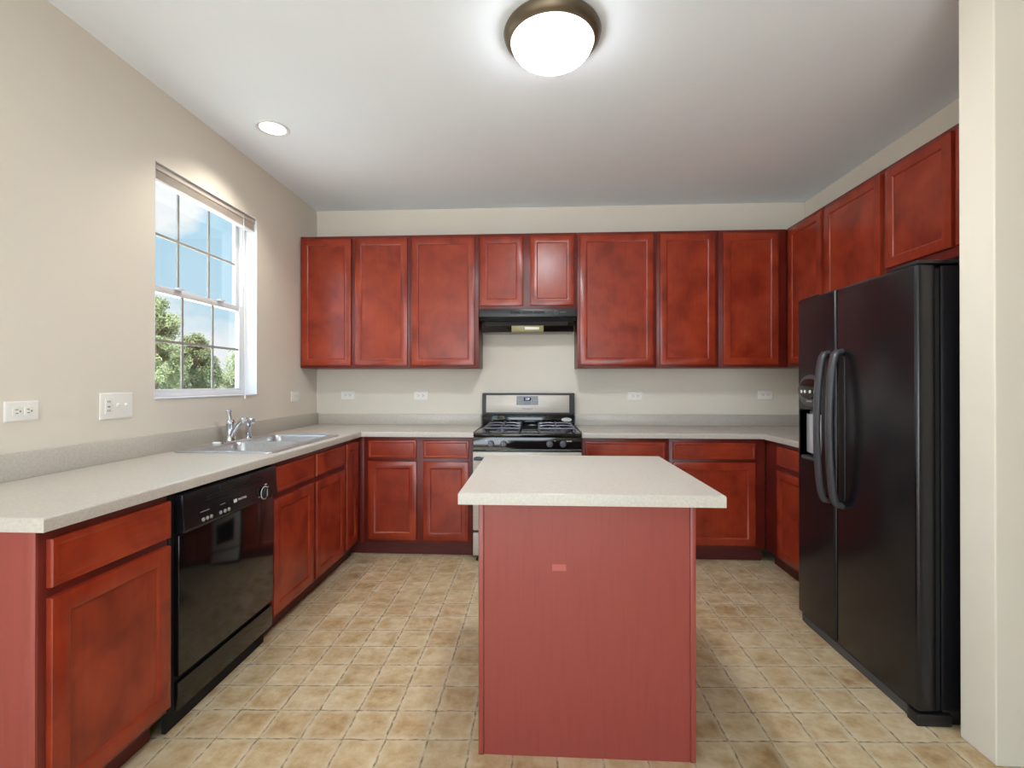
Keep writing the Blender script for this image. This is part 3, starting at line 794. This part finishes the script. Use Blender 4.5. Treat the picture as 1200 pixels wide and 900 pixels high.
def plate_outlet(label, face, a, z, w_=.12, h=.072, kind='duplex', grp='wall outlets'):
    loc, rz = {'back': ((a, 0, z), 0), 'left': ((0, a, z), pi / 2)}[face]
    t_ = thing('wall_outlet' if kind != 'switch' else 'switch_plate', label, 'outlet' if kind != 'switch' else 'switch', loc, rz, grp)
    bm = NB(); rings_y(bm, -w_ / 2, w_ / 2, -h / 2, h / 2, [(0, -.0003), (0, -.003), (.004, -.0055), (.008, -.006)]); obj('cover_plate', bm, M['plate'], t_)
    if kind == 'duplex':
        for x in (-.02, .02):
            bm = NB(); slab(bm, rr(x - .0165, x + .0165, -.017, .017, .008), [], .0058, .0078, .001, lambda a, c: a.z > .0077 and c.z > .0077, swap=True); s_ = obj('socket', bm, M['plate'], t_)
            bm = NB(); bx(bm, x - .008, x + .002, -.0082, -.0075, .005, .0075); bx(bm, x - .007, x + .002, -.0082, -.0075, -.0075, -.005); lathe(bm, [(.0028, 0), (.0028, .0005)], 10, MX((x + .009, -.0077, 0), TO_FRONT)); obj('slots', bm, M['slot'], s_)
    else:
        bm = NB(); bx(bm, -.063, -.029, -.0085, -.0055, -.034, .034, b=.001); s_ = obj('grounded_outlet', bm, M['plate'], t_)
        bm = NB()
        for zz in (-.02, .02): bx(bm, -.052, -.049, -.009, -.008, zz - .004, zz + .004); bx(bm, -.043, -.04, -.009, -.008, zz - .004, zz + .004)
        bx(bm, -.052, -.04, -.0095, -.008, -.005, -.001)
        obj('slots', bm, M['slot'], s_)
        for x in (.0, .046):
            bm = NB(); bx(bm, x - .005, x + .005, -.0068, -.0055, -.012, .012); prism(bm, [(-.006, -.004), (-.016, .004), (-.016, .009), (-.006, .006)], x - .004, x + .004, 'x', b=.0008); obj('toggle', bm, M['plate'], t_)
    return t_


plate_outlet('white outlet on the back wall closest to the window wall corner', 'back', .273, 1.163)
plate_outlet('white outlet on the back wall just left of the range', 'back', .908, 1.160)
plate_outlet('white outlet on the back wall just right of the range', 'back', 2.716, 1.160)
plate_outlet('white outlet on the back wall beside the refrigerator in the right corner', 'back', 3.772, 1.170)
plate_outlet('white outlet on the left wall nearest the camera, over the counter end', 'left', -2.379, 1.161, h=.075)
plate_outlet('small white outlet on the window wall between the window and the wall cabinet', 'left', -.377, 1.163, h=.078)
plate_outlet('wide white three-gang plate with outlet and two toggles left of the window', 'left', -1.98, 1.163, .17, .118, 'switch', None)

# ------------------------------------------------------------------ blind
bl = thing('window_blind', 'raised mini blind bunched at the top of the window', 'blind', (-.03, (WY0 + WY1) / 2, 2.37))
hw = (WY1 - WY0) / 2 - .006
bm = NB(); bx(bm, -.02, .018, -hw, hw, -.028, 0.0, b=.002); obj('head_rail', bm, M['blind'], bl)
bm = NB()
for i in range(16): bx(bm, -.015, .0145 - .002 * (i % 2), -hw + .004, hw - .004, -.0335 - .0026 * i, -.0318 - .0026 * i)
obj('slats', bm, M['blind'], bl)
bm = NB(); bx(bm, -.015, .016, -hw + .003, hw - .003, -.084, -.074, b=.002); obj('bottom_rail', bm, M['white'], bl)
bm = NB(); tube(bm, [(.026, .29, -.01), (.03, .29, -.09), (.036, .29, -.6), (.04, .29, -1.18)], .0018, 6); lathe(bm, [(.0, -.0), (.004, -.004), (.008, -.022), (.006, -.03), (0, -.031)], 12, MX((.04, .29, -1.178))); obj('pull_cord', bm, M['cord'], bl)

# ------------------------------------------------------------------ ceiling lights
cl = thing('ceiling_light', 'frosted dome ceiling light with a bronze ring at the top centre', 'light', (1.962, -2.02, HC))
bm = NB(); lathe(bm, [(.0, -.002), (.2, -.002), (.205, -.012), (.2, -.03), (.186, -.045), (.176, -.05), (.165, -.045), (.165, -.01), (0, -.01)], 56); obj('bronze_ring', bm, M['bronze'], cl)
bm = NB(); lathe(bm, [(.172, -.046)] + [(.172 * cos(a), -.046 - .085 * sin(a)) for a in [i * pi / 2 / 14 for i in range(1, 14)]] + [(0, -.131)], 56, close=False); obj('glass_dome', bm, M['dome'], cl)
lp = bpy.data.lights.new('dome_glow', 'AREA'); lp.shape = 'DISK'; lp.size = .22; lp.energy = 15; lp.color = (.97, .98, 1)
lo = bpy.data.objects.new('dome_glow', lp); C.objects.link(lo); lo.location = (1.962, -2.02, HC - .1325)
dn = thing('recessed_light', 'lit recessed can light in the ceiling near the window', 'light', (.362, -1.338, HC))
bm = NB(); lathe(bm, [(.092, -.001), (.092, -.004), (.086, -.007), (.07, -.003), (.07, -.001)], 40, close=False); obj('trim_ring', bm, M['white'], dn)
bm = NB(); lathe(bm, [(0, -.0035), (.071, -.0035), (.071, -.001)], 40, close=False); obj('lit_lens', bm, M['lens'], dn)
sl = bpy.data.lights.new('can_glow', 'SPOT'); sl.energy = 38; sl.spot_size = radians(125); sl.spot_blend = .6; sl.shadow_soft_size = .06; sl.color = (1, .93, .8)
so = bpy.data.objects.new('can_glow', sl); C.objects.link(so); so.location = (.362, -1.338, HC - .012)

# ------------------------------------------------------------------ trees outside


def tree(label, x, y, h, rad, nleaf, lm, squash=1.0, seed=1):
    rnd = random.Random(seed)
    r = thing('tree', label, 'tree', (x, y, -.45), 0, 'trees beyond the window')
    bm = NB(); tube(bm, [(0, 0, 0), (.05, .02, h * .3), (-.04, .05, h * .6), (.02, 0, h * .9)], [.16, .13, .08, .03], 10)
    for i in range(7):
        a = rnd.random() * 6.28; z = h * (.25 + .08 * i)
        tube(bm, [(0, 0, z), (cos(a) * rad * .4, sin(a) * rad * .4, z + .4), (cos(a) * rad * .5, sin(a) * rad * .5, z + .6)], [.06, .04, .015], 6)
    obj('trunk', bm, M['bark'], r)
    bm = NB()
    blobs = []
    for i in range(84):
        u_ = rnd.random(); a = rnd.random() * 6.28
        zz = h * (.12 + .86 * u_); rr_ = rad * (sin(pi * min(1, (.1 + .88 * u_))) ** .6) * rnd.uniform(.5, 1.0)
        blobs.append((cos(a) * rr_, sin(a) * rr_, zz, rad * rnd.uniform(.14, .36)))
    for i in range(nleaf):
        bx_, by_, bz_, br = blobs[rnd.randrange(len(blobs))]
        d_ = Vector((rnd.gauss(0, 1), rnd.gauss(0, 1), rnd.gauss(0, 1) * .8)).normalized() * br * (rnd.random() ** .5) * 1.15
        c = Vector((bx_, by_, bz_)) + d_
        if c.z < .02: continue
        nrm = (d_.normalized() + Vector((rnd.gauss(0, .6), rnd.gauss(0, .6), rnd.gauss(0, .6)))).normalized()
        a_ = nrm.orthogonal().normalized(); b_ = nrm.cross(a_)
        th = rnd.random() * 6.28; a2 = a_ * cos(th) + b_ * sin(th); b2 = nrm.cross(a2)
        s_ = rnd.uniform(.022, .05)
        bm.faces.new([bm.verts.new(c + q) for q in (a2 * s_ * 1.5, b2 * s_ * .7 + nrm * .02, -a2 * s_ * 1.5, -b2 * s_ * .7 + nrm * .02)])
    obj('foliage', bm, M[lm], r, smooth=0)
    return r


tree('tall leafy tree at the left of the window view', -12.6, 13.45, 4.9, 1.0, 20000, 'leaf1', seed=3)
tree('broad dark green tree in the middle of the window view', -13.0, 16.1, 3.75, 1.0, 20000, 'leaf2', seed=5)
tree('lower bushy tree at the right of the window view', -12.4, 18.9, 3.4, 1.1, 20000, 'leaf1', seed=8)
tree('distant low green tree filling the gap behind the middle tree', -18.5, 22.0, 3.3, 2.3, 14000, 'leaf1', seed=11)
